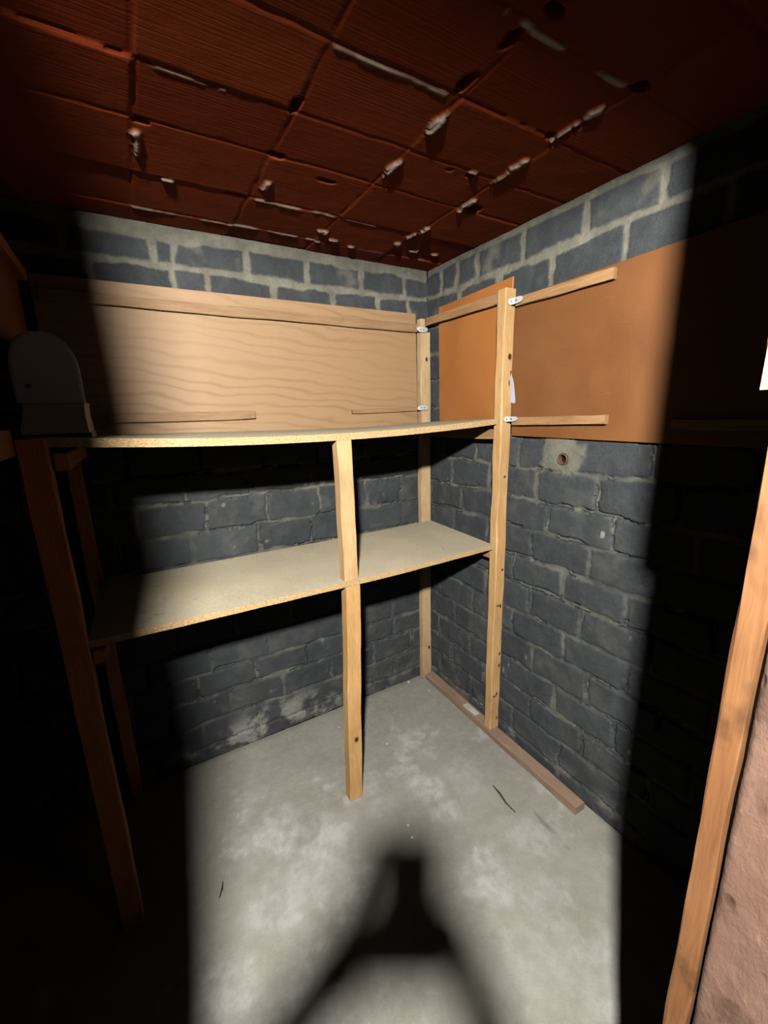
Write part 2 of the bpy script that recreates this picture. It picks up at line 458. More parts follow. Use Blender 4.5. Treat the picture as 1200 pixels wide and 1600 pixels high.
def block_wall(name, axis, lo, beds, courses, patch=None, top_band=0.0, pale_fn=None, step=0.005, label=None):
    us = np.arange(lo, 0.0001, step); zs = np.append(np.arange(0, H, step), H)
    U, Z = np.meshgrid(us, zs, indexing='ij')
    d, tone = joint_lines(U, Z, beds, [full_course(c, lo, 0) for c in courses])
    wid = 0.0065 + 0.016 * np.clip(fnoise(U, Z, 0.13, 91, 3) - 0.42, -0.2, 0.5) + 0.006 * sstep(Z, 1.95, 2.15)
    m = 1 - sstep(d, wid - 0.002, wid + 0.004)
    if top_band > 0:
        tb = top_band * (0.45 + 0.9 * fnoise(U, Z, 0.12, 55, 4))
        m = np.maximum(m, sstep(Z, H - tb - 0.006, H - tb + 0.004))
    # low on the wall the joints are grey with old paint and dirt, only streaks stay pale
    clean = sstep(Z, 1.0, 1.5) * 0.5 + sstep(Z, 1.9, 2.1) * 0.5
    vis = np.clip(0.10 + 0.45 * sstep(fnoise(U, Z, 0.11, 141, 3), 0.42, 0.66) + 0.75 * clean, 0, 1)
    mm = m * vis
    # mortar smeared over faces
    sm = sstep(fnoise(U, Z, 0.16, 201, 5), 0.60, 0.72) * (0.25 + 0.55 * sstep(Z, 1.9, 2.1)) * 0.6
    mm = np.clip(np.maximum(mm, sm * (1 - m)), 0, 1)
    pale = np.zeros(U.shape)
    if pale_fn is not None: pale = pale_fn(U, Z)
    h = -0.0055 * m + 0.009 * (fnoise(U, Z, 0.055, 301, 5, 0.62) - 0.5) + 0.005 * (fnoise(U, Z, 0.35, 321, 2) - 0.5)
    # dark cracks where mortar has dropped out of some bed joints
    crack = (np.abs(d - wid * 0.75) < 0.003) & (fnoise(U, Z, 0.12, 411, 3) > 0.53) & (Z < 2.0)
    h = h - 0.010 * crack
    mm = np.where(crack, 0.0, mm)
    if patch is not None:
        (pu, pz, pr) = patch
        rr = np.maximum(np.abs(U - pu - 0.015) * 0.95, np.abs(Z - pz - 0.012) * 1.05) * 0.6 + 0.4 * np.hypot(U - pu - 0.01, Z - pz - 0.01) + (fnoise(U, Z, 0.07, 505, 5, 0.62) - 0.5) * 0.09
        pm = 1 - sstep(rr, pr - 0.012, pr + 0.010)
        mm = np.maximum(mm, pm * 0.95); h = h * (1 - pm) + 0.003 * pm + 0.003 * pm * (fnoise(U, Z, 0.03, 606, 3) - 0.5)
        hole = np.hypot(U - pu + 0.0, Z - pz) < 0.021
        h = np.where(hole, -0.05, h)
    t = np.clip(0.15 + 0.7 * tone * 0.8 + 0.5 * (fnoise(U, Z, 0.2, 700, 4) - 0.5), 0, 1)
    if axis == 'x':      # back wall, plane y=0, faces -y
        P = np.stack([U, -h, Z], -1); box = ((lo, 0.06, 0), (0.12, 0.2, H)); flip = False
    else:                # right wall, plane x=0, faces -x
        P = np.stack([-h, U, Z], -1); box = ((0.06, lo, 0), (0.2, 0.2, H)); flip = True
    o = grid_object(name, P, flip, M_BLOCK, {'mortar': mm, 'tone': t, 'pale': pale}, box)
    tag(o, kind='structure'); return o

bed_b = [2.40, 2.195, 2.06, 1.925, 1.79, 1.655, 1.53, 1.40, 1.283, 1.14, 1.00, 0.865, 0.73, 0.595, 0.455, 0.335, 0.20, 0.07]
crs_b = [[-1.274, -1.2, -.926, -.667, -.394, -.143], [-1.215, -1.09, -.82, -.54, -.30, -.12], [-.93, -.67, -.40], [-.8, -.54], [-.67], [-.54], [-.67, -.4], [-1.0, -.54, -.3],
         [-1.2, -.93, -.67, -.40, -.18], [-1.27, -.98, -.72, -.46, -.18], [-.87, -.6, -.33], [-.99, -.72, -.46], [-.86, -.6], [-.99, -.26], [-1.06, -.79, -.25], [-.93, -.66], [-.8, -.52]]
def pale_back(U, Z):
    edge = 0.13 + 0.05 * np.sin(U * 5)
    g = (1 - sstep(Z, edge - 0.06, edge + 0.05)) * sstep(fnoise(U, Z, 0.09, 808, 5, 0.6), 0.42, 0.60)
    g = g * (0.25 + 0.75 * (1 - sstep(U, -0.85, -0.45)))
    streak = sstep(fnoise(U, Z, 0.05, 909, 3), 0.80, 0.88) * 0.5 * (Z < 1.4)
    return np.clip(g * 0.85 + streak, 0, 1)
wall_back = block_wall('wall_back', 'x', -2.10, bed_b, crs_b, None, 0.055, pale_back)

bed_r = [2.40, 2.20, 2.06, 1.92, 1.785, 1.65, 1.52, 1.388, 1.25, 1.12, 0.985, 0.857, 0.72, 0.59, 0.455, 0.325, 0.20, 0.07]
crs_r = [[-.12, -.24, -.38, -.64, -.91, -1.16], [-.26, -.51, -.78, -1.06], [-.12, -.38, -.65], [-.5], [-.38], [-.5], [-.40, -.67, -1.22], [-.22, -.49, -.77, -1.04],
         [-.30, -.56, -.83, -1.11], [-.24, -.49, -.76, -1.03], [-.13, -.40, -.66, -.93, -1.19], [-.22, -.49, -.76, -1.02], [-.4, -.67, -.95], [-.26, -.52, -.8], [-.38, -.66], [-.5, -.8], [-.4, -.7]]
def pale_right(U, Z):
    g = (1 - sstep(Z, 0.02, 0.16)) * sstep(fnoise(U, Z, 0.10, 818, 5, 0.6), 0.5, 0.66) * 0.45
    spot = np.hypot(U + 1.075, (Z - 1.175) * 0.7) < 0.009
    sc = sstep(fnoise(U, Z * 0.6, 0.045, 929, 3), 0.84, 0.9) * 0.7 * (Z < 1.35)
    return np.clip(g + spot + sc, 0, 1)
wall_right = block_wall('wall_right', 'y', -1.765, bed_r, crs_r, (-0.888, 1.437, 0.085), 0.03, pale_right)

# left and front walls (mostly in darkness)
bm = bmesh.new(); add_box(bm, (-2.25, -1.765, 0), (-2.10, 0.2, H))
tag(finish('wall_left', bm, plain('dark_block', (0.07, 0.075, 0.085), 0.9, 0.2, 0, 0.4, 12)), kind='structure')
# ------------------------------------------------------------------ ceiling of hollow terracotta tiles
def make_ceiling():
    step = 0.006
    xs = np.arange(-2.10, 0.001, step); ys = np.arange(-2.0, 0.001, step)
    X, Y = np.meshgrid(xs, ys, indexing='ij')
    wx = X + (fnoise(X, Y, 0.08, 21, 3) - 0.5) * 0.010
    wy = Y + (fnoise(X, Y, 0.08, 31, 3) - 0.5) * 0.012 + (fnoise(X, Y, 0.5, 41, 2) - 0.5) * 0.012
    jx = np.array([-2.0, -1.665, -1.33, -0.993, -0.665, -0.322, 0.02])
    jy = np.array([-2.15, -1.915, -1.68, -1.46, -1.25, -1.038, -0.815, -0.615, -0.355, -0.12, 0.02])
    ix = np.clip(np.searchsorted(jx, wx), 1, len(jx) - 1); iy = np.clip(np.searchsorted(jy, wy), 1, len(jy) - 1)
    dx = np.minimum(np.abs(wx - jx[ix - 1]), np.abs(wx - jx[ix])); dy = np.minimum(np.abs(wy - jy[iy - 1]), np.abs(wy - jy[iy]))
    rs = np.random.RandomState(8)
    tn = rs.rand(12, 12)[ix, iy]; lev = (rs.rand(12, 12)[ix, iy] - 0.5) * 0.006; tilt = (rs.rand(12, 12)[ix, iy] - 0.5) * 0.03
    cy = (jy[iy - 1] + jy[iy]) / 2
    h = lev + tilt * (wy - cy) + 0.002 * (fnoise(X, Y, 0.1, 51, 3) - 0.5)
    groove = np.maximum(1 - sstep(dy, 0.0015, 0.006), (1 - sstep(dx, 0.001, 0.005)) * 0.8)
    h = h - 0.0028 * groove                              # negative = up into the slab
    # mortar squeezed out along some rows
    m = np.zeros(X.shape)
    lines = [(-1.33, -0.64, -0.119, 1.0), (-0.97, -0.5, -0.352, 0.75), (-0.99, -0.70, -1.030, 0.8), (-0.74, -0.36, -1.248, 1.0), (-1.34, -1.15, -0.809, 0.5), (-1.36, -1.0, -0.362, 0.25), (-0.5, -0.1, -0.125, 0.5)]
    for (a, b, y0, s) in lines:
        on = (X > a) & (X < b)
        w = 0.004 + 0.010 * fnoise(X, Y, 0.05, 61, 3)
        mm = (1 - sstep(np.abs(wy - y0 - 0.004), w * 0.5, w)) * sstep(fnoise(X, Y, 0.06, 71, 3), 0.30, 0.48) * s
        m = np.maximum(m, mm * on)
    blobs = [(-1.32, -.543, .016, .022), (-1.318, -.50, .008, .05), (-1.233, -.35, .02, .009), (-.961, -.449, .012, .04), (-.672, -.212, .03, .016), (-.664, -.925, .013, .055), (-.66, -.72, .012, .05),
             (-.335, -.905, .013, .045), (-.328, -.84, .008, .05), (-.301, -.656, .014, .05), (-.315, -.417, .014, .035), (-.333, -.243, .02, .02), (-.342, -1.152, .014, .035), (-.226, -.197, .025, .012), (-.104, -.204, .02, .012),
             (-.422, -.813, .02, .008), (-.345, -1.08, .007, .05), (-.33, -.33, .012, .04), (-.60, -.16, .03, .01), (-.5, -.13, .02, .01)]
    bl = np.zeros(X.shape)
    for (bx, by, rx, ry) in blobs:
        r = np.hypot((X - bx) / rx, (Y - by) / ry) + (fnoise(X, Y, 0.018, 81, 3) - 0.5) * 1.3
        bl = np.maximum(bl, 1 - sstep(r, 0.75, 1.0))
    m = np.maximum(m, bl)
    h = h + 0.005 * bl + 0.003 * m
    hole = np.zeros(X.shape)
    for (bx, by, rx, ry) in [(-.262, -.63, .035, .03), (-.799, -.560, .03, .010), (-.979, -.618, .022, .014), (-.685, -1.075, .012, .035), (-.684, -1.21, .012, .028), (-.322, -1.262, .02, .016), (-.995, -.835, .012, .03), (-.662, -1.29, .02, .012),
                             (-.50, -.79, .01, .008), (-1.03, -.352, .035, .006), (-1.31, -.60, .02, .01), (-0.42, -0.795, .012, .01), (-.36, -1.045, .014, .012)]:
        r = np.hypot((X - bx) / rx, (Y - by) / ry) + (fnoise(X, Y, 0.02, 83, 2) - 0.5) * 0.5
        hole = np.maximum(hole, 1 - sstep(r, 0.8, 1.05))
    h = h * (1 - hole) - 0.045 * hole
    P = np.stack([X, Y, H - h], -1)
    o = grid_object('ceiling', P, True, M_TERRA, {'mortar': m, 'tone': tn, 'hole': hole}, ((-2.25, -2.02, H + 0.055), (0.2, 0.2, H + 0.2)))
    tag(o, kind='structure')
make_ceiling()

# ------------------------------------------------------------------ floor
def make_floor():
    step = 0.010
    xs = np.arange(-2.10, 0.001, step); ys = np.arange(-2.6, 0.001, step)
    X, Y = np.meshgrid(xs, ys, indexing='ij')
    h = 0.006 * (fnoise(X, Y, 0.5, 3, 3) - 0.5) + 0.003 * (fnoise(X, Y, 0.08, 13, 4) - 0.5)
    pale = np.zeros(X.shape)
    for (bx, by, r, s) in [(-.511, -.70, .10, .95), (-.53, -.84, .10, .7), (-1.18, -.56, .13, .9), (-.98, -.68, .14, .9), (-1.22, -.80, .16, .75), (-.57, -1.12, .12, .7), (-.47, -1.46, .13, .8), (-1.40, -.95, .14, .8),
                           (-.33, -.72, .10, .45), (-.30, -1.1, .12, .5), (-.60, -1.36, .12, .5), (-1.05, -.80, .15, .6), (-.75, -.68, .07, .4), (-1.25, -1.1, .12, .6), (-.9, -1.1, .15, .4), (-.45, -1.25, .12, .5)]:
        d = np.hypot(X - bx, Y - by) / r + (fnoise(X, Y, 0.09, 23, 4, 0.65) - 0.5) * 1.6
        pale = np.maximum(pale, s * (1 - sstep(d, 0.35, 1.15)))
    pale = np.maximum(pale, 0.7 * sstep(fnoise(X, Y, 0.13, 33, 5, 0.62), 0.60, 0.72))
    pale = pale * (0.45 + 0.75 * sstep(fnoise(X, Y, 0.045, 43, 4, 0.65), 0.36, 0.6))
    pale = pale * (1 - 0.85 * sstep(Y, -0.42, -0.15)) * (1 - 0.35 * sstep(-Y, 1.0, 1.4))
    dark = np.zeros(X.shape)
    def crackline(x0, y0, x1, y1, w, s):
        nonlocal dark
        L2 = (x1 - x0) ** 2 + (y1 - y0) ** 2
        t = np.clip(((X - x0) * (x1 - x0) + (Y - y0) * (y1 - y0)) / L2, 0, 1)
        d = np.hypot(X - x0 - t * (x1 - x0), Y - y0 - t * (y1 - y0)) + (fnoise(X, Y, 0.05, 53, 3) - 0.5) * 0.02
        dark = np.maximum(dark, s * (1 - sstep(d, w * 0.4, w)))
    crackline(-.21, -1.03, -.22, -1.2, .008, .35)
    # darker rim along the walls
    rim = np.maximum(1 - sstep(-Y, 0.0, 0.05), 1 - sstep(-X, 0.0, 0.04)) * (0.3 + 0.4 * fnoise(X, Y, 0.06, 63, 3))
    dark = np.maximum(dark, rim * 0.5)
    P = np.stack([X, Y, h - 0.004], -1)
    o = grid_object('floor', P, False, M_CONC, {'pale': np.clip(pale, 0, 1), 'dark': dark}, ((-2.25, -3.4, -0.12), (0.2, 0.2, -0.03)))
    tag(o, kind='structure')
    bm = bmesh.new(); add_box(bm, (-2.25, -3.4, -0.03), (0.2, -2.6, -0.004))
    tag(finish('floor_passage', bm, M_CONC), kind='structure')
make_floor()

# ------------------------------------------------------------------ front wall with the doorway
def slab_wall(name, lo, hi, mat):
    bm = bmesh.new(); add_box(bm, lo, hi); return tag(finish(name, bm, mat), kind='structure')
def make_reveal():
    # right-hand return of the doorway: rough render, its face turned towards the opening
    st = 0.004
    ys = np.arange(-2.02, -1.7955 + 1e-6, st); zs = np.append(np.arange(0, H, st), H)
    Y, Z = np.meshgrid(ys, zs, indexing='ij')
    h = 0.004 * (fnoise(Y, Z, 0.05, 5, 5, 0.6) - 0.5) + 0.006 * (fnoise(Y, Z, 0.3, 15, 2) - 0.5)
    edge = sstep(Y, -1.801, -1.7955)
    h = h - 0.006 * edge
    P = np.stack([-0.838 - h, Y, Z], -1)
    o = grid_object('wall_front', P, True, M_REVEAL, {}, ((-0.832, -2.02, 0), (0.2, -1.797, H)))
    tag(o, kind='structure')
make_reveal()
slab_wall('wall_front_header', (-1.90, -1.99, HEAD_Z), (-0.842, -1.83, H), M_REVEAL)
slab_wall('wall_front_left', (-2.25, -1.825, 0), (-1.662, -1.765, H), M_REVEAL)

# right door jamb: rough-sawn orange-brown timber, flush with the room side
def make_jamb():
    bm = bmesh.new()
    add_beam(bm, (-0.815, -1.7775, 0.0), (-0.815, -1.7775, 1.602), 0.055, 0.027, (1, 0, 0), wob=0.0009, n=60, bev=0.0022, seed=3, wane=0.0015)
    tag(finish('trim_1', bm, M_JAMB), kind='structure')
    bm = bmesh.new()
    add_beam(bm, (-0.8175, -1.770, 1.645), (-0.8175, -1.770, H), 0.060, 0.040, (1, 0, 0), wob=0.0008, n=20, bev=0.002, seed=9)
    tag(finish('trim_2', bm, M_PINE), kind='structure')
    bm = bmesh.new()
    add_beam(bm, (-1.637, -1.849, 0.0), (-1.687, -1.849, H), 0.080, 0.045, (1, 0, 0), wob=0.0008, n=40, bev=0.002, seed=12)
    tag(finish('trim_3', bm, M_JAMB), kind='structure')
make_jamb()
t = thing('strike_plate', (-0.842, -1.77, 1.605), 'small black iron strike plate in the gap of the door frame at the right edge', 'strike plate')
bm = bmesh.new(); add_box(bm, (-0.842, -1.786, 1.603), (-0.80, -1.766, 1.644), 0.001); finish('plate', bm, M_IRON, t)
bm = bmesh.new()
for z in (1.612, 1.635): add_lathe(bm, [(0.0005, 0), (0.003, 0), (0.0025, 0.0012), (0.0005, 0.0015)], (-0.842, -1.776, z), (-1, 0, 0), 12)
finish('screw_head', bm, M_SCREW, t)

# ------------------------------------------------------------------ shelving unit
su = thing('shelving_unit', (-0.85, -0.3, 0.0), 'timber corner shelving unit with two chipboard shelves on pine posts', 'shelves')

def board(name, zfun_front, zfun_back, x0, x1f, x1b, yb, yf, th, parent, label=None):
    n = 60; ny = 6
    bm = bmesh.new()
    top = []; bot = []
    for i in range(n + 1):
        f = i / n
        rt = []; rb = []
        for j in range(ny + 1):
            g = j / ny
            x = x0 + (x1b + (x1f - x1b) * g - x0) * f
            y = yb + (yf - yb) * g
            z = zfun_back(x) * (1 - g) + zfun_front(x) * g
            jit = 0.0008 * math.sin(x * 37 + y * 11)
            rt.append(bm.verts.new((x, y + (jit if j in (0, ny) else 0), z + th))); rb.append(bm.verts.new((x, y + (jit if j in (0, ny) else 0), z)))
        top.append(rt); bot.append(rb)
    for i in range(n):
        for j in range(ny):
            bm.faces.new((top[i][j], top[i+1][j], top[i+1][j+1], top[i][j+1])).material_index = 0
            bm.faces.new((bot[i][j], bot[i][j+1], bot[i+1][j+1], bot[i+1][j])).material_index = 0
        bm.faces.new((top[i][0], bot[i][0], bot[i+1][0], top[i+1][0])).material_index = 1
        bm.faces.new((top[i][ny], top[i+1][ny], bot[i+1][ny], bot[i][ny])).material_index = 1
    for j in range(ny):
        bm.faces.new((top[0][j], top[0][j+1], bot[0][j+1], bot[0][j])).material_index = 1
        bm.faces.new((top[n][j], bot[n][j], bot[n][j+1], top[n][j+1])).material_index = 1
    o = finish(name, bm, M_CHIP, parent)
    o.data.materials.append(M_CHIPE)
    if label: o['label'] = label
    return o

def interp(pts):
    xs = [p[0] for p in pts]; zs = [p[1] for p in pts]
    return lambda x: float(np.interp(x, xs, zs))
def smooth_interp(pts):
    c = np.polyfit([p[0] for p in pts], [p[1] for p in pts], 3)
    return lambda x: float(np.polyval(c, x))
top_front = smooth_interp([(-1.66, 1.572), (-1.45, 1.5585), (-1.2, 1.548), (-1.01, 1.541), (-0.65, 1.5435), (-0.35, 1.556), (-0.08, 1.569)])
top_back = smooth_interp([(-1.66, 1.556), (-1.2, 1.548), (-0.82, 1.543), (-0.47, 1.540), (-0.08, 1.550)])
board('shelf_board', top_front, top_back, -1.655, -0.066, -0.010, -0.042, -0.600, 0.0235, su, 'upper chipboard shelf, sagging in the middle')
mid_f = interp([(-1.66, 1.006), (-0.62, 0.995), (-0.06, 1.003)]); mid_b = interp([(-1.66, 0.991), (-0.6, 0.990), (0.0, 0.997)])
board('shelf_board', mid_f, mid_b, -1.620, -0.064, -0.010, -0.042, -0.600, 0.0205, su, 'lower chipboard shelf')

def knotset(l, base):
    return [(x - base[0], y - base[1], z - base[2], rx, ry, rz) for (x, y, z, rx, ry, rz) in l]
base = su.location
KR = knotset([(-0.033, -0.622, 1.845, .009, .03, .012), (-0.022, -0.622, 1.78, .004, .03, .010), (-0.030, -0.622, 1.74, .003, .03, .012), (-0.033, -0.622, 1.34, .005, .03, .006), (-0.026, -0.622, 0.90, .006, .03, .006),
              (-0.026, -0.622, 0.715, .005, .03, .010), (-0.042, -0.622, 0.72, .009, .03, .004), (-0.022, -0.622, 0.46, .005, .03, .009), (-0.022, -0.622, 0.395, .005, .03, .009), (-0.030, -0.622, 0.235, .005, .03, .009), (-0.045, -0.622, 0.225, .008, .03, .005), (-0.020, -0.622, 0.09, .004, .03, .009)], base)
M_POSTR = wood('knotty_pine', (0.74, 0.475, 0.215), (0.57, 0.32, 0.12), 'z', knots=KR, seed=11.0)
KB = knotset([(-0.035, -0.045, 1.90, .007, .02, .010), (-0.02, -0.045, 0.20, .007, .02, .012)], base)
M_POSTB = wood('pale_pine', (0.68, 0.50, 0.29), (0.55, 0.35, 0.17), 'z', knots=KB, seed=14.0)
KC = knotset([(-0.80, -0.60, 0.30, .010, .03, .014)], base)
M_POSTC = wood('orange_pine', (0.76, 0.46, 0.19), (0.62, 0.34, 0.12), 'z', knots=KC, seed=17.0)

# front right post
bm = bmesh.new(); add_beam(bm, (-0.036, -0.598, 0.036), (-0.042, -0.600, 2.105), 0.058, 0.045, (1, 0, 0), n=40, seed=1, wob=0.0014, bev=0.004)
post_r = finish('post', bm, M_POSTR, su); post_r['label'] = 'tall knotty front post at the right wall'
# back right post with a rebate at its head
bm = bmesh.new(); add_beam(bm, (-0.036, -0.022, 0.0), (-0.040, -0.022, 2.035), 0.062, 0.036, (1, 0, 0), n=40, seed=2)
add_beam(bm, (-0.057, -0.022, 2.03), (-0.057, -0.022, 2.098), 0.028, 0.036, (1, 0, 0), n=4, seed=22)
post_b = finish('post', bm, M_POSTB, su); post_b['label'] = 'pale back post in the corner, notched at the top'
# centre posts
bm = bmesh.new(); add_beam(bm, (-0.794, -0.575, 1.0185), (-0.8005, -0.577, 1.5415), 0.056, 0.045, (1, 0, 0), n=14, seed=3)
finish('post', bm, M_PINE, su)['label'] = 'short upper centre post between the shelves'
bm = bmesh.new(); add_beam(bm, (-0.812, -0.555, 0.0), (-0.790, -0.575, 0.996), 0.060, 0.045, (1, 0, 0), n=24, seed=4)
finish('post', bm, M_POSTC, su)['label'] = 'lower centre post standing on the floor'
# left posts
bm = bmesh.new(); add_beam(bm, (-1.652, -0.592, 0.0), (-1.650, -0.600, 1.590), 0.060, 0.045, (1, 0, 0), n=30, seed=5)
finish('post', bm, M_BOUNCEPOST, su)['label'] = 'front left post, red bounce light in its colour'
bm = bmesh.new(); add_beam(bm, (-1.635, -0.022, 0.0), (-1.635, -0.022, 1.545), 0.045, 0.036, (1, 0, 0), n=30, seed=6)
finish('post', bm, M_BOUNCEPOST, su)['label'] = 'back left post, red bounce light in its colour'
# bearers under the shelf ends
for (x, z, s) in ((-0.052, 1.523, 31), (-0.052, 0.970, 32)):
    bm = bmesh.new(); add_beam(bm, (x, -0.041, z), (x, -0.575, z + 0.004), 0.022, 0.044, (1, 0, 0), n=10, seed=s)
    finish('bearer', bm, M_PINE_Y, su)
for (x, z, s) in ((-1.600, 1.523, 33), (-1.600, 0.966, 34)):
    bm = bmesh.new(); add_beam(bm, (x, -0.041, z), (x, -0.60, z + 0.006), 0.03, 0.044, (1, 0, 0), n=10, seed=s)
    finish('bearer', bm, M_BOUNCEPOST, su)

# galvanised mending plates
def plate(pts, half, up, parent, bright=M_GALV):
    """thin strap following pts, rounded ends, two screw heads"""
    bm = bmesh.new()
    pts = [Vector(p) for p in pts]; n = len(pts); th = 0.0016
    up = Vector(up).normalized()
    rows = []
    for i, p in enumerate(pts):
        f = i / (n - 1); wv = half * math.sqrt(max(0.0, 1 - abs(2 * f - 1) ** 4)) + 0.0015
        d = (pts[min(i+1, n-1)] - pts[max(i-1, 0)]).normalized(); nn = d.cross(up).normalized()
        rows.append([bm.verts.new(p + up * wv), bm.verts.new(p - up * wv), bm.verts.new(p - up * wv + nn * th), bm.verts.new(p + up * wv + nn * th)])
    for i in range(n - 1):
        for k in range(4):
            bm.faces.new((rows[i][k], rows[i][(k+1) % 4], rows[i+1][(k+1) % 4], rows[i+1][k]))
    bm.faces.new(rows[0]); bm.faces.new(list(reversed(rows[-1])))
    pl = finish('bracket', bm, bright, parent)
    pl['label'] = 'shiny galvanised mending plate'
    for f in (0.36, 0.64):
        i = int(f * (n - 1)); d = (pts[i+1] - pts[i-1]).normalized(); nn = d.cross(up).normalized()
        if nn.dot(Vector((-1, -1, 0))) < 0: nn = -nn
        b2 = bmesh.new(); add_lathe(b2, [(0.0005, 0), (0.0038, 0.0), (0.003, 0.0022), (0.0005, 0.003)], pts[i] + nn * 0.0012, nn, 12)
        b2.transform(Matrix.Translation(Vector((0, 0, 0))))
        bb = base_of(parent)
        bmesh.ops.translate(b2, verts=b2.verts, vec=-bb)
        me = bpy.data.meshes.new('screw'); b2.to_mesh(me); b2.free()
        link('screw', me, M_SCREW, pl)
    return pl
def strap_x(x0, x1, y, z, sag=0.004, n=13):
    return [(x0 + (x1 - x0) * i / (n - 1), y - 0.004 * math.sin(math.pi * i / (n - 1)), z + sag * (2 * abs(i / (n - 1) - 0.5)) ** 2) for i in range(n)]
plate(strap_x(-0.102, -0.032, -0.046, 2.043, 0.004), 0.0105, (0, 0, 1), su)
plate(strap_x(-0.102, -0.030, -0.046, 1.652, -0.003), 0.0100, (0, 0, 1), su)
def strap_r(z, n=13):
    out = []
    for i in range(n):
        f = i / (n - 1)
        out.append((-0.062 + 0.020 * min(1, f * 2.2), -0.6265 - 0.060 * max(0, f - 0.25) / 0.75, z + 0.003 * f))
    return out
plate(strap_r(2.052), 0.0105, (0, 0, 1), su)
plate(strap_r(1.590), 0.0085, (0, 0, 1), su)

# ------------------------------------------------------------------ plywood panels and battens on the walls
def panel(name_thing, label, corners, th, normal, mat, group=None):
    """corners: four world points of the face; extruded backwards by th"""
    c = [Vector(p) for p in corners]
    t = thing(name_thing, (c[0] + c[1] + c[2] + c[3]) / 4, label, 'panel', group)
    bm = bmesh.new()
    n = Vector(normal)
    a = [bm.verts.new(p) for p in c]; b = [bm.verts.new(p - n * th) for p in c]
    bm.faces.new(a); bm.faces.new(list(reversed(b)))
    for i in range(4): bm.faces.new((a[i], a[(i+1) % 4], b[(i+1) % 4], b[i]))
    bmesh.ops.bevel(bm, geom=bm.edges[:], offset=0.0008, segments=1, affect='EDGES')
    finish('sheet', bm, mat, t)
    return t

pb = panel('plywood_panel', 'pale wavy-grained plywood panel on the back wall behind the upper shelf',
           [(-1.66, -0.014, 2.118), (-0.085, -0.014, 2.124), (-0.076, -0.014, 1.545), (-1.66, -0.014, 1.575)], 0.009, (0, -1, 0), M_PLYBACK)
bm = bmesh.new(); add_beam(bm, (-1.64, -0.024, 2.052), (-0.088, -0.024, 2.050), 0.038, 0.018, (0, 0, 1), n=30, seed=41)
o = finish('batten', bm, M_PINE_X, pb); o['label'] = 'long batten along the top'
bm = bmesh.new(); add_beam(bm, (-1.50, -0.022, 1.634), (-0.955, -0.022, 1.638), 0.034, 0.016, (0, 0, 1), n=14, seed=42)
o = finish('batten', bm, M_PINE_X, pb); o['label'] = 'short lower batten, left'
bm = bmesh.new(); add_beam(bm, (-0.478, -0.021, 1.640), (-0.090, -0.021, 1.647), 0.020, 0.013, (0, 0, 1), n=14, seed=43)
o = finish('batten', bm, M_PINE_X, pb); o['label'] = 'short lower batten, right'

p1 = panel('plywood_panel', 'narrow red-orange plywood panel on the right wall behind the tall post',
           [(-0.016, -0.118, 2.140), (-0.022, -0.612, 2.154), (-0.0225, -0.590, 1.515), (-0.012, -0.126, 1.505)], 0.008, (-1, 0, 0), M_PLYR1)
bm = bmesh.new(); add_beam(bm, (-0.033, -0.045, 2.082), (-0.036, -0.572, 2.082), 0.040, 0.020, (0, 0, 1), n=14, seed=44)
o = finish('batten', bm, M_PINE_Y, p1)

p2 = panel('plywood_panel', 'large orange-brown plywood panel on the right wall beside the doorway',
           [(-0.014, -0.604, 2.070), (-0.014, -1.74, 2.100), (-0.014, -1.74, 1.512), (-0.014, -0.632, 1.520)], 0.008, (-1, 0, 0), M_PLYR)
bm = bmesh.new(); add_beam(bm, (-0.0245, -0.640, 2.050), (-0.0245, -1.048, 2.050), 0.034, 0.020, (0, 0, 1), n=14, seed=45)
o = finish('batten', bm, M_PINE_Y, p2); o['label'] = 'upper batten'
bm = bmesh.new(); add_beam(bm, (-0.0245, -0.648, 1.582), (-0.0245, -1.065, 1.589), 0.032, 0.020, (0, 0, 1), n=14, seed=46)
o = finish('batten', bm, M_PINE_Y, p2); o['label'] = 'lower batten'
bm = bmesh.new(); add_beam(bm, (-0.0245, -1.275, 1.575), (-0.0245, -1.70, 1.575), 0.030, 0.020, (0, 0, 1), n=14, seed=47)
o = finish('batten', bm, M_PINE_Y, p2); o['label'] = 'short batten near the doorway'

# folded paper stuck behind the tall post
bm = bmesh.new()
pts = [(-0.020, -0.612, 1.80), (-0.024, -0.640, 1.74), (-0.022, -0.652, 1.66), (-0.020, -0.646, 1.655), (-0.019, -0.614, 1.66)]
f1 = [bm.verts.new(p) for p in pts]; f2 = [bm.verts.new((p[0] + 0.0012, p[1], p[2])) for p in pts]
bm.faces.new(f1); bm.faces.new(list(reversed(f2)))
for i in range(5): bm.faces.new((f1[i], f1[(i+1) % 5], f2[(i+1) % 5], f2[i]))
tag(finish('paper_scrap', bm, M_PAPER), 'bluish white paper scrap wedged behind the tall post', 'paper')

# pipe stub in the mortar patch
pp = thing('pipe_stub', (0.0, -0.888, 1.437), 'rusty pipe end sticking out of a pale mortar patch in the right wall', 'pipe')
bm = bmesh.new()
add_lathe(bm, [(0.0235, -0.03), (0.0235, 0.006), (0.022, 0.009), (0.0175, 0.009), (0.0165, 0.004), (0.0165, -0.03)], (0, -0.888, 1.437), (-1, 0, 0), 28)
finish('pipe', bm, M_RUST, pp, True)
bm = bmesh.new(); add_lathe(bm, [(0.0005, -0.02), (0.0166, -0.02), (0.0166, -0.012), (0.0005, -0.012)], (0, -0.888, 1.437), (-1, 0, 0), 20)
finish('bore', bm, M_HOLE, pp)['label'] = 'dark hole'

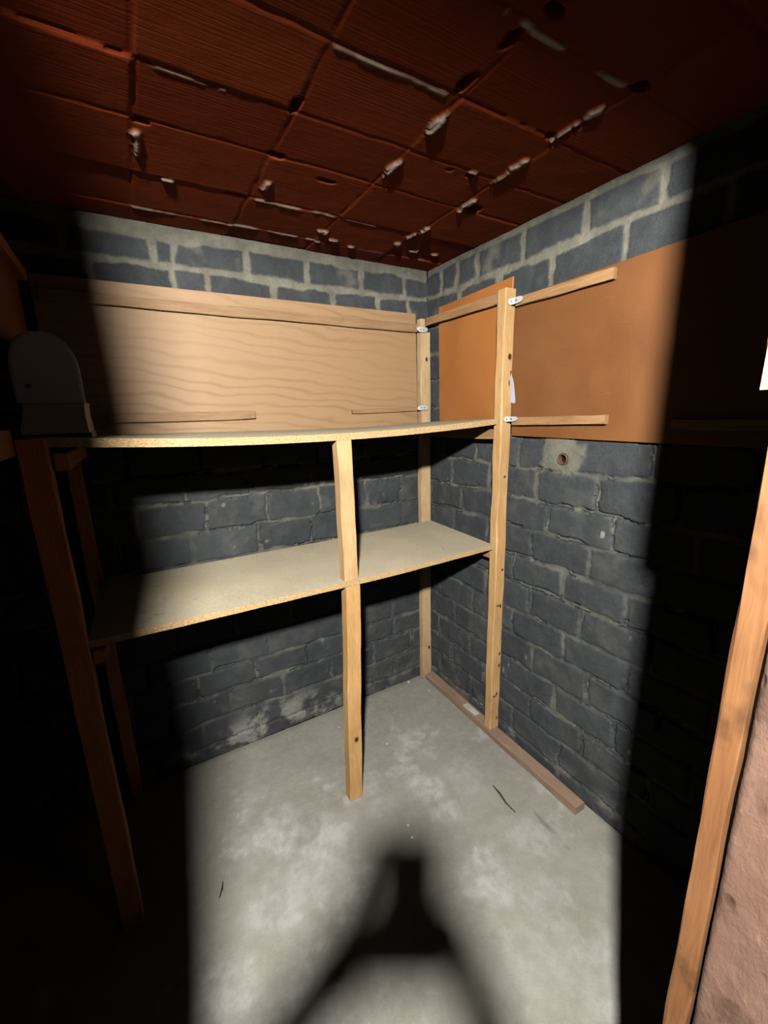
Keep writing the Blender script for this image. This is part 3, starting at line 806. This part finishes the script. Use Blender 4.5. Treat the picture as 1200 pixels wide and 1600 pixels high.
# batten on the floor along the right wall with a paper label
fb = thing('floor_batten', (-0.045, -0.58, 0.0), 'long dusty brown batten lying on the floor against the right wall', 'batten')
bm = bmesh.new(); add_beam(bm, (-0.030, -0.055, 0.018), (-0.054, -1.125, 0.018), 0.058, 0.032, (1, 0, 0), n=40, seed=51)
finish('timber', bm, M_FLOORBAT, fb)
bm = bmesh.new(); g = Matrix.Rotation(math.radians(-1.2), 4, 'Z')
add_box(bm, (-0.056, -0.500, 0.0345), (-0.024, -0.400, 0.0360), 0.0004)
lb = finish('paper_label', bm, M_LABEL, fb); lb['label'] = 'small white paper label'
bm = bmesh.new()
for i in range(5):
    y = -0.412 - 0.007 * i; add_box(bm, (-0.051, y - 0.0012, 0.0359), (-0.030, y + 0.0012, 0.0364))
b = base_of(fb); bmesh.ops.translate(bm, verts=bm.verts, vec=-b)
me = bpy.data.meshes.new('printed_text'); bm.to_mesh(me); bm.free(); link('printed_text', me, M_GREYINK, lb)

# slivers and crumbs on the floor
bm = bmesh.new(); add_tube(bm, [(-0.268, -0.845, 0.006), (-0.272, -0.89, 0.006), (-0.283, -0.94, 0.005), (-0.282, -0.99, 0.004)], [0.002, 0.005, 0.004, 0.0015], 6)
tag(finish('wood_sliver', bm, M_TWIG), 'long dark wood sliver lying on the concrete near the floor batten', 'sliver')
bm = bmesh.new(); add_tube(bm, [(-1.375, -0.625, 0.004), (-1.382, -0.65, 0.005), (-1.396, -0.675, 0.004)], [0.0012, 0.003, 0.0012], 6)
tag(finish('wood_sliver', bm, M_TWIG), 'tiny dark sliver on the floor at the left edge of the light', 'sliver')
def crumb(x, y, r, label, seed, z=0.0):
    bm = bmesh.new(); bmesh.ops.create_icosphere(bm, subdivisions=2, radius=r)
    rs = random.Random(seed)
    for v in bm.verts: v.co *= rs.uniform(0.7, 1.2); v.co.z *= 0.6
    bmesh.ops.translate(bm, verts=bm.verts, vec=(x, y, r * 0.5 + z))
    return tag(finish('plaster_crumb', bm, M_CHIPWHITE), label, 'crumb', 'plaster crumbs on the floor')
crumb(-0.170, -0.030, 0.009, 'largest white plaster crumb on the floor by the back wall', 1)
crumb(-0.110, -0.160, 0.006, 'white plaster crumb on the floor near the end of the floor batten', 2)
crumb(-0.696, -0.149, 0.005, 'white plaster crumb on the floor behind the centre post', 3)
crumb(-0.540, -0.385, 0.006, 'white plaster crumb alone in the middle of the grey floor', 4)
crumb(-0.690, -0.800, 0.006, 'plaster crumb in the shadow in front of the centre post, farther one', 5)
crumb(-0.705, -0.850, 0.007, 'plaster crumb in the shadow in front of the centre post, nearer one', 6)

# ------------------------------------------------------------------ left side: rail, boards, white housing
rl = thing('side_rail', (-1.70, -1.0, 1.58), 'brown timber rail running from the front left post towards the doorway', 'rail')
bm = bmesh.new(); add_beam(bm, (-1.70, -0.628, 1.583), (-1.70, -1.72, 1.583), 0.040, 0.062, (1, 0, 0), n=20, seed=61)
finish('timber', bm, M_REDWOOD_BOUNCE, rl)
lp = thing('left_board_panel', (-1.70, -0.6, 2.0), 'dark reddish-brown board panel high at the left edge above the white housing', 'panel')
bm = bmesh.new(); add_box(bm, (-1.70, -1.30, 1.84), (-1.686, -0.05, 2.115), 0.001); finish('sheet', bm, M_REDWOOD_BOUNCE, lp)
bm = bmesh.new(); add_beam(bm, (-1.672, -1.30, 2.098), (-1.672, -0.06, 2.098), 0.030, 0.034, (1, 0, 0), n=20, seed=62); finish('batten', bm, M_BOUNCEPOST, lp)

def housing():
    t = thing('white_housing', (-1.60, -0.45, 1.598), 'dull white arched plastic housing standing in shadow on the left end of the upper shelf', 'housing')
    # arched hood: loft of arch sections from the front (towards camera) to the back
    def arch(cx, y, w, z0, z1, n=22):
        pts = []
        hgt = z1 - z0
        for i in range(n + 1):
            a = math.pi * i / n
            cxx = math.cos(a); szz = math.sin(a)
            px = cx + w / 2 * math.copysign(abs(cxx) ** 0.8, cxx)
            pts.append(Vector((px, y, z0 + hgt * (0.42 + 0.58 * abs(szz) ** 0.9))))
        pts = [Vector((cx + w / 2, y, z0))] + pts + [Vector((cx - w / 2, y, z0))]
        return pts
    bm = bmesh.new()
    secs = [arch(-1.606, -0.495, 0.120, 1.690, 1.840), arch(-1.606, -0.505, 0.146, 1.680, 1.858), arch(-1.612, -0.47, 0.156, 1.680, 1.862), arch(-1.632, -0.37, 0.156, 1.682, 1.860), arch(-1.645, -0.28, 0.140, 1.69, 1.84)]
    secs[0] = [p.lerp(Vector((-1.606, -0.507, 1.765)), 0.03) for p in arch(-1.606, -0.507, 0.138, 1.684, 1.852)]
    rings = [[bm.verts.new(p) for p in s] for s in secs]
    m = len(rings[0])
    for i in range(len(rings) - 1):
        for k in range(m):
            bm.faces.new((rings[i][k], rings[i][(k+1) % m], rings[i+1][(k+1) % m], rings[i+1][k]))
    bm.faces.new(rings[0]); bm.faces.new(list(reversed(rings[-1])))
    finish('hood', bm, M_WHITE, t)
    bm = bmesh.new()
    def rect(cx, y0, y1, w, z):
        return [Vector((cx - w/2, y0, z)), Vector((cx + w/2, y0, z)), Vector((cx + w/2, y1, z)), Vector((cx - w/2, y1, z))]
    lv = [rect(-1.603, -0.492, -0.31, 0.138, 1.681), rect(-1.603, -0.494, -0.31, 0.132, 1.672), rect(-1.606, -0.502, -0.31, 0.137, 1.645), rect(-1.608, -0.520, -0.31, 0.147, 1.606), rect(-1.608, -0.520, -0.31, 0.147, 1.599)]
    rg = [[bm.verts.new(p) for p in s] for s in lv]
    for i in range(len(rg) - 1):
        for k in range(4): bm.faces.new((rg[i][k], rg[i][(k+1) % 4], rg[i+1][(k+1) % 4], rg[i+1][k]))
    bm.faces.new(rg[0]); bm.faces.new(list(reversed(rg[-1])))
    finish('base_skirt', bm, M_WHITE, t)
    bm = bmesh.new(); add_lathe(bm, [(0.0005, 0), (0.006, 0), (0.005, 0.002), (0.0005, 0.002)], (-1.648, -0.507, 1.722), (0, -1, 0), 14)
    finish('screw_recess', bm, M_SCREW, t)
    bm = bmesh.new(); add_box(bm, (-1.672, -0.505, 1.579), (-1.53, -0.31, 1.598), 0.001)
    finish('shade_foot', bm, M_BLACK, t)  # black block, also stands in for the shadow gap under the skirt
housing()

# ------------------------------------------------------------------ the passage: bare bulb and the person taking the picture
k = NT('glowing_glass')
k.b.inputs['Base Color'].default_value = (1, 0.95, 0.85, 1)
k.b.inputs['Emission Color'].default_value = BULB_COLOR
k.b.inputs['Emission Strength'].default_value = BULB_STRENGTH
f = k.noise(k.coord(), 30, 2); k.put(k.b.inputs['Roughness'], f)
lb_ = thing('light_bulb', BULB, 'bare bulb on an arm above the passage side of the doorway', 'light bulb')
bm = bmesh.new(); bmesh.ops.create_uvsphere(bm, u_segments=24, v_segments=14, radius=BULB_R)
bmesh.ops.translate(bm, verts=bm.verts, vec=BULB); finish('glass', bm, k.m, lb_, True)
bm = bmesh.new(); add_lathe(bm, [(0.001, 0.037), (0.014, 0.037), (0.015, 0.04), (0.018, 0.042), (0.018, 0.085), (0.006, 0.104), (0.001, 0.104)], BULB, (0, 0, 1), 20)
finish('socket', bm, M_BLACK, lb_, True)
bm = bmesh.new(); add_tube(bm, [BULB + Vector((0, 0, 0.10)), BULB + Vector((0.0, 0.03, 0.12)), BULB + Vector((0.0, 0.335, 0.12))], 0.008, 10)
finish('arm', bm, M_BLACK, lb_)

FW = Vector((math.sin(math.radians(30.65)), math.cos(math.radians(30.65)), 0)); RT = Vector((FW.y, -FW.x, 0)); UP = Vector((0, 0, 1))
PB = CAM - FW * 0.50; PB.z = 0
PB = PB - RT * 0.05
def L(r, f, z): return PB + RT * r + FW * f + UP * z
Rc = cam.rotation_euler.to_matrix()
def CC(x, y, z): return CAM + Rc @ Vector((x, y, z))      # a point given in the held phone's own frame

# telephone held in both hands, lens looking into the room
ph = thing('phone', CAM + Rc @ Vector((-0.025, -0.036, 0.008)), 'black smartphone held upright in both hands in the doorway', 'phone')
ph.rotation_euler = cam.rotation_euler
def phone_part(name, lo, hi, bev, mat):
    bm = bmesh.new(); add_box(bm, lo, hi, bev)
    me = bpy.data.meshes.new(name); bm.to_mesh(me); bm.free(); return link(name, me, mat, ph)
phone_part('body', (-0.038, -0.078, -0.0035), (0.036, 0.078, 0.0045), 0.003, M_BLACK)
phone_part('screen', (-0.033, -0.071, 0.0044), (0.033, 0.071, 0.0050), 0.0003, plain('dark_screen_glass', (0.02, 0.02, 0.025), 0.15, 0.5))

def skin_mesh(name, verts, edges, radii, mat, parent, root=0, levels=2):
    me = bpy.data.meshes.new(name)
    b = base_of(parent) if parent else Vector((0, 0, 0))
    me.from_pydata([tuple(Vector(v) - b) for v in verts], edges, [])
    o = link(name, me, mat, parent)
    md = o.modifiers.new('skin', 'SKIN'); md.use_smooth_shade = True; md.branch_smoothing = 0.3
    sv = me.skin_vertices[0].data
    for i, r in enumerate(radii):
        rr = r if isinstance(r, tuple) else (r, r)
        sv[i].radius = rr; sv[i].use_root = (i == root)
    ss = o.modifiers.new('sub', 'SUBSURF'); ss.levels = levels; ss.render_levels = levels
    return o

pr = thing('person', PB, 'person standing in the doorway passage holding a phone up, dark blue shirt and jeans', 'person')
V = []; E_ = []; RD = []
def v(p, r, link_to=None):
    V.append(p); RD.append(r)
    if link_to is not None: E_.append((link_to, len(V) - 1))
    return len(V) - 1
# body: pelvis root, spine, neck, head
pel = v(L(0, -0.02, 0.96), (0.105, 0.075))
w1 = v(L(0, -0.02, 1.12), (0.10, 0.07), pel)
ch = v(L(0, -0.03, 1.30), (0.115, 0.075), w1)
sh = v(L(0, -0.03, 1.43), (0.08, 0.06), ch)
nk = v(L(0, -0.01, 1.52), 0.055, sh)
hd0 = v(L(0, 0.005, 1.58), (0.060, 0.070), nk)
hd = v(L(0, 0.0, 1.655), (0.078, 0.092), hd0)
hd2 = v(L(0, -0.01, 1.715), (0.066, 0.080), hd)
wrists = {}
for s in (-1, 1):
    hip = v(L(0.085 * s, -0.02, 0.88), 0.078, pel)
    kn = v(L(0.11 * s, 0.0, 0.50), 0.06, hip)
    ca = v(L(0.115 * s, -0.03, 0.36), 0.056, kn)
    an = v(L(0.12 * s, -0.04, 0.09), 0.037, ca)
    fo = v(L(0.135 * s, 0.07, 0.035), (0.042, 0.028), an)
    v(L(0.145 * s, 0.16, 0.028), (0.036, 0.02), fo)
    s1 = v(L(0.17 * s, -0.03, 1.42), 0.060, sh)
    if s < 0:
        el = L(-0.24, 0.14, 1.22); wr = CC(-0.158, -0.150, 0.048)
    else:
        el = L(0.24, 0.13, 1.22); wr = CC(0.055, -0.155, 0.055)
    e = v(el, 0.043, s1)
    fa = v(Vector(el).lerp(wr, 0.35), 0.043, e)
    w = v(wr, 0.027, fa)
    wrists[s] = w
    # palm
    if s < 0:
        pm = v(CC(-0.120, -0.095, 0.032), (0.037, 0.015), w)
        roots = [CC(-0.090, -0.045, 0.020), CC(-0.092, -0.065, 0.022), CC(-0.093, -0.085, 0.024), CC(-0.092, -0.104, 0.026)]
        tips = [[CC(-0.076, -0.005, 0.012), CC(-0.066, 0.030, 0.012), CC(-0.046, 0.050, 0.010)], [CC(-0.074, -0.050, 0.000), CC(-0.055, -0.048, -0.005), CC(-0.042, -0.047, -0.006)],
                [CC(-0.074, -0.072, 0.000), CC(-0.055, -0.071, -0.005), CC(-0.042, -0.070, -0.006)], [CC(-0.074, -0.094, 0.004), CC(-0.058, -0.094, -0.003), CC(-0.048, -0.093, -0.005)]]
        thumb = [CC(-0.078, -0.085, 0.045), CC(-0.062, -0.060, 0.030), CC(-0.050, -0.045, 0.023)]
    else:
        pm = v(CC(0.040, -0.110, 0.030), (0.036, 0.016), w)
        roots = [CC(0.028, -0.060, 0.020), CC(0.030, -0.079, 0.022), CC(0.031, -0.098, 0.024), CC(0.030, -0.116, 0.026)]
        tips = [[CC(0.024, -0.050, 0.000), CC(0.006, -0.046, -0.006), CC(-0.006, -0.045, -0.006)], [CC(0.024, -0.068, 0.000), CC(0.004, -0.068, -0.006), CC(-0.010, -0.067, -0.006)],
                [CC(0.024, -0.088, 0.000), CC(0.004, -0.088, -0.006), CC(-0.008, -0.088, -0.006)], [CC(0.024, -0.108, 0.004), CC(0.008, -0.108, -0.004), CC(-0.002, -0.108, -0.006)]]
        thumb = [CC(0.030, -0.085, 0.046), CC(0.014, -0.062, 0.032), CC(-0.002, -0.050, 0.023)]
    for q in range(4):
        a = v(roots[q], 0.0095, pm)
        for j, tpt in enumerate(tips[q]): a = v(tpt, [0.0088, 0.008, 0.007][j], a)
    a = pm
    for j, tpt in enumerate(thumb): a = v(tpt, [0.013, 0.010, 0.009][j], a)
body = skin_mesh('body', V, E_, RD, M_SKIN, pr, pel)
# face and hair
hc = L(0, 0, 1.655)
def ball(name, c, rx, ry, rz, mat, cut=None):
    bm = bmesh.new(); bmesh.ops.create_uvsphere(bm, u_segments=28, v_segments=18, radius=1)
    if cut is not None:
        bmesh.ops.delete(bm, geom=[vv for vv in bm.verts if cut(vv.co)], context='VERTS')
    M = Matrix(((RT.x, FW.x, 0), (RT.y, FW.y, 0), (0, 0, 1)))
    for vv in bm.verts: vv.co = c + M @ Vector((vv.co.x * rx, vv.co.y * ry, vv.co.z * rz))
    return finish(name, bm, mat, pr, True)
ball('hair', hc + UP * 0.028 - FW * 0.012, 0.090, 0.106, 0.112, M_HAIR, lambda c: c.z < -0.55 or (c.y > 0.35 and c.z < 0.45))
for s in (-1, 1):
    ball('eye', hc + RT * 0.031 * s + FW * 0.078 + UP * 0.006, 0.013, 0.011, 0.010, M_EYE)
    ball('ear', hc + RT * 0.083 * s - FW * 0.002 - UP * 0.005, 0.009, 0.018, 0.030, M_SKIN)
ball('nose', hc + FW * 0.096 - UP * 0.022, 0.012, 0.018, 0.020, M_SKIN)
ball('mouth', hc + FW * 0.083 - UP * 0.056, 0.022, 0.010, 0.007, M_LIP)
# shirt, trousers, shoes as slightly larger skins over the body
Vs = [L(0, -0.02, 0.90), L(0, -0.02, 1.12), L(0, -0.03, 1.30), L(0, -0.03, 1.43), L(0, -0.015, 1.485)]; Rs = [(0.185, 0.150), (0.165, 0.135), (0.175, 0.135), (0.115, 0.09), (0.068, 0.068)]; Es = [(0, 1), (1, 2), (2, 3), (3, 4)]
for s in (-1, 1):
    el = L(-0.24, 0.14, 1.22) if s < 0 else L(0.24, 0.13, 1.22); wr = CC(-0.158, -0.150, 0.048) if s < 0 else CC(0.055, -0.155, 0.055)
    Vs += [L(0.17 * s, -0.03, 1.42), el, el.lerp(wr, 0.4), el.lerp(wr, 0.85)]; n0 = len(Vs) - 4
    Es += [(3, n0), (n0, n0 + 1), (n0 + 1, n0 + 2), (n0 + 2, n0 + 3)]; Rs += [0.072, 0.054, 0.047, 0.032]
skin_mesh('shirt', Vs, Es, Rs, M_SHIRT, pr, 2)
Vj = [L(0, -0.02, 0.95)]; Rj = [(0.150, 0.118)]; Ej = []
for s in (-1, 1):
    Vj += [L(0.095 * s, -0.02, 0.86), L(0.11 * s, 0.0, 0.50), L(0.115 * s, -0.03, 0.33), L(0.12 * s, -0.045, 0.06)]; n0 = len(Vj) - 4
    Ej += [(0, n0), (n0, n0 + 1), (n0 + 1, n0 + 2), (n0 + 2, n0 + 3)]; Rj += [0.108, 0.075, 0.07, 0.058]
skin_mesh('trousers', Vj, Ej, Rj, M_JEANS, pr, 0)
for s in (-1, 1):
    skin_mesh('shoe', [L(0.12 * s, -0.07, 0.055), L(0.135 * s, 0.05, 0.048), L(0.148 * s, 0.17, 0.040)], [(0, 1), (1, 2)], [(0.05, 0.05), (0.055, 0.045), (0.048, 0.036)], M_SHOE, pr, 0)
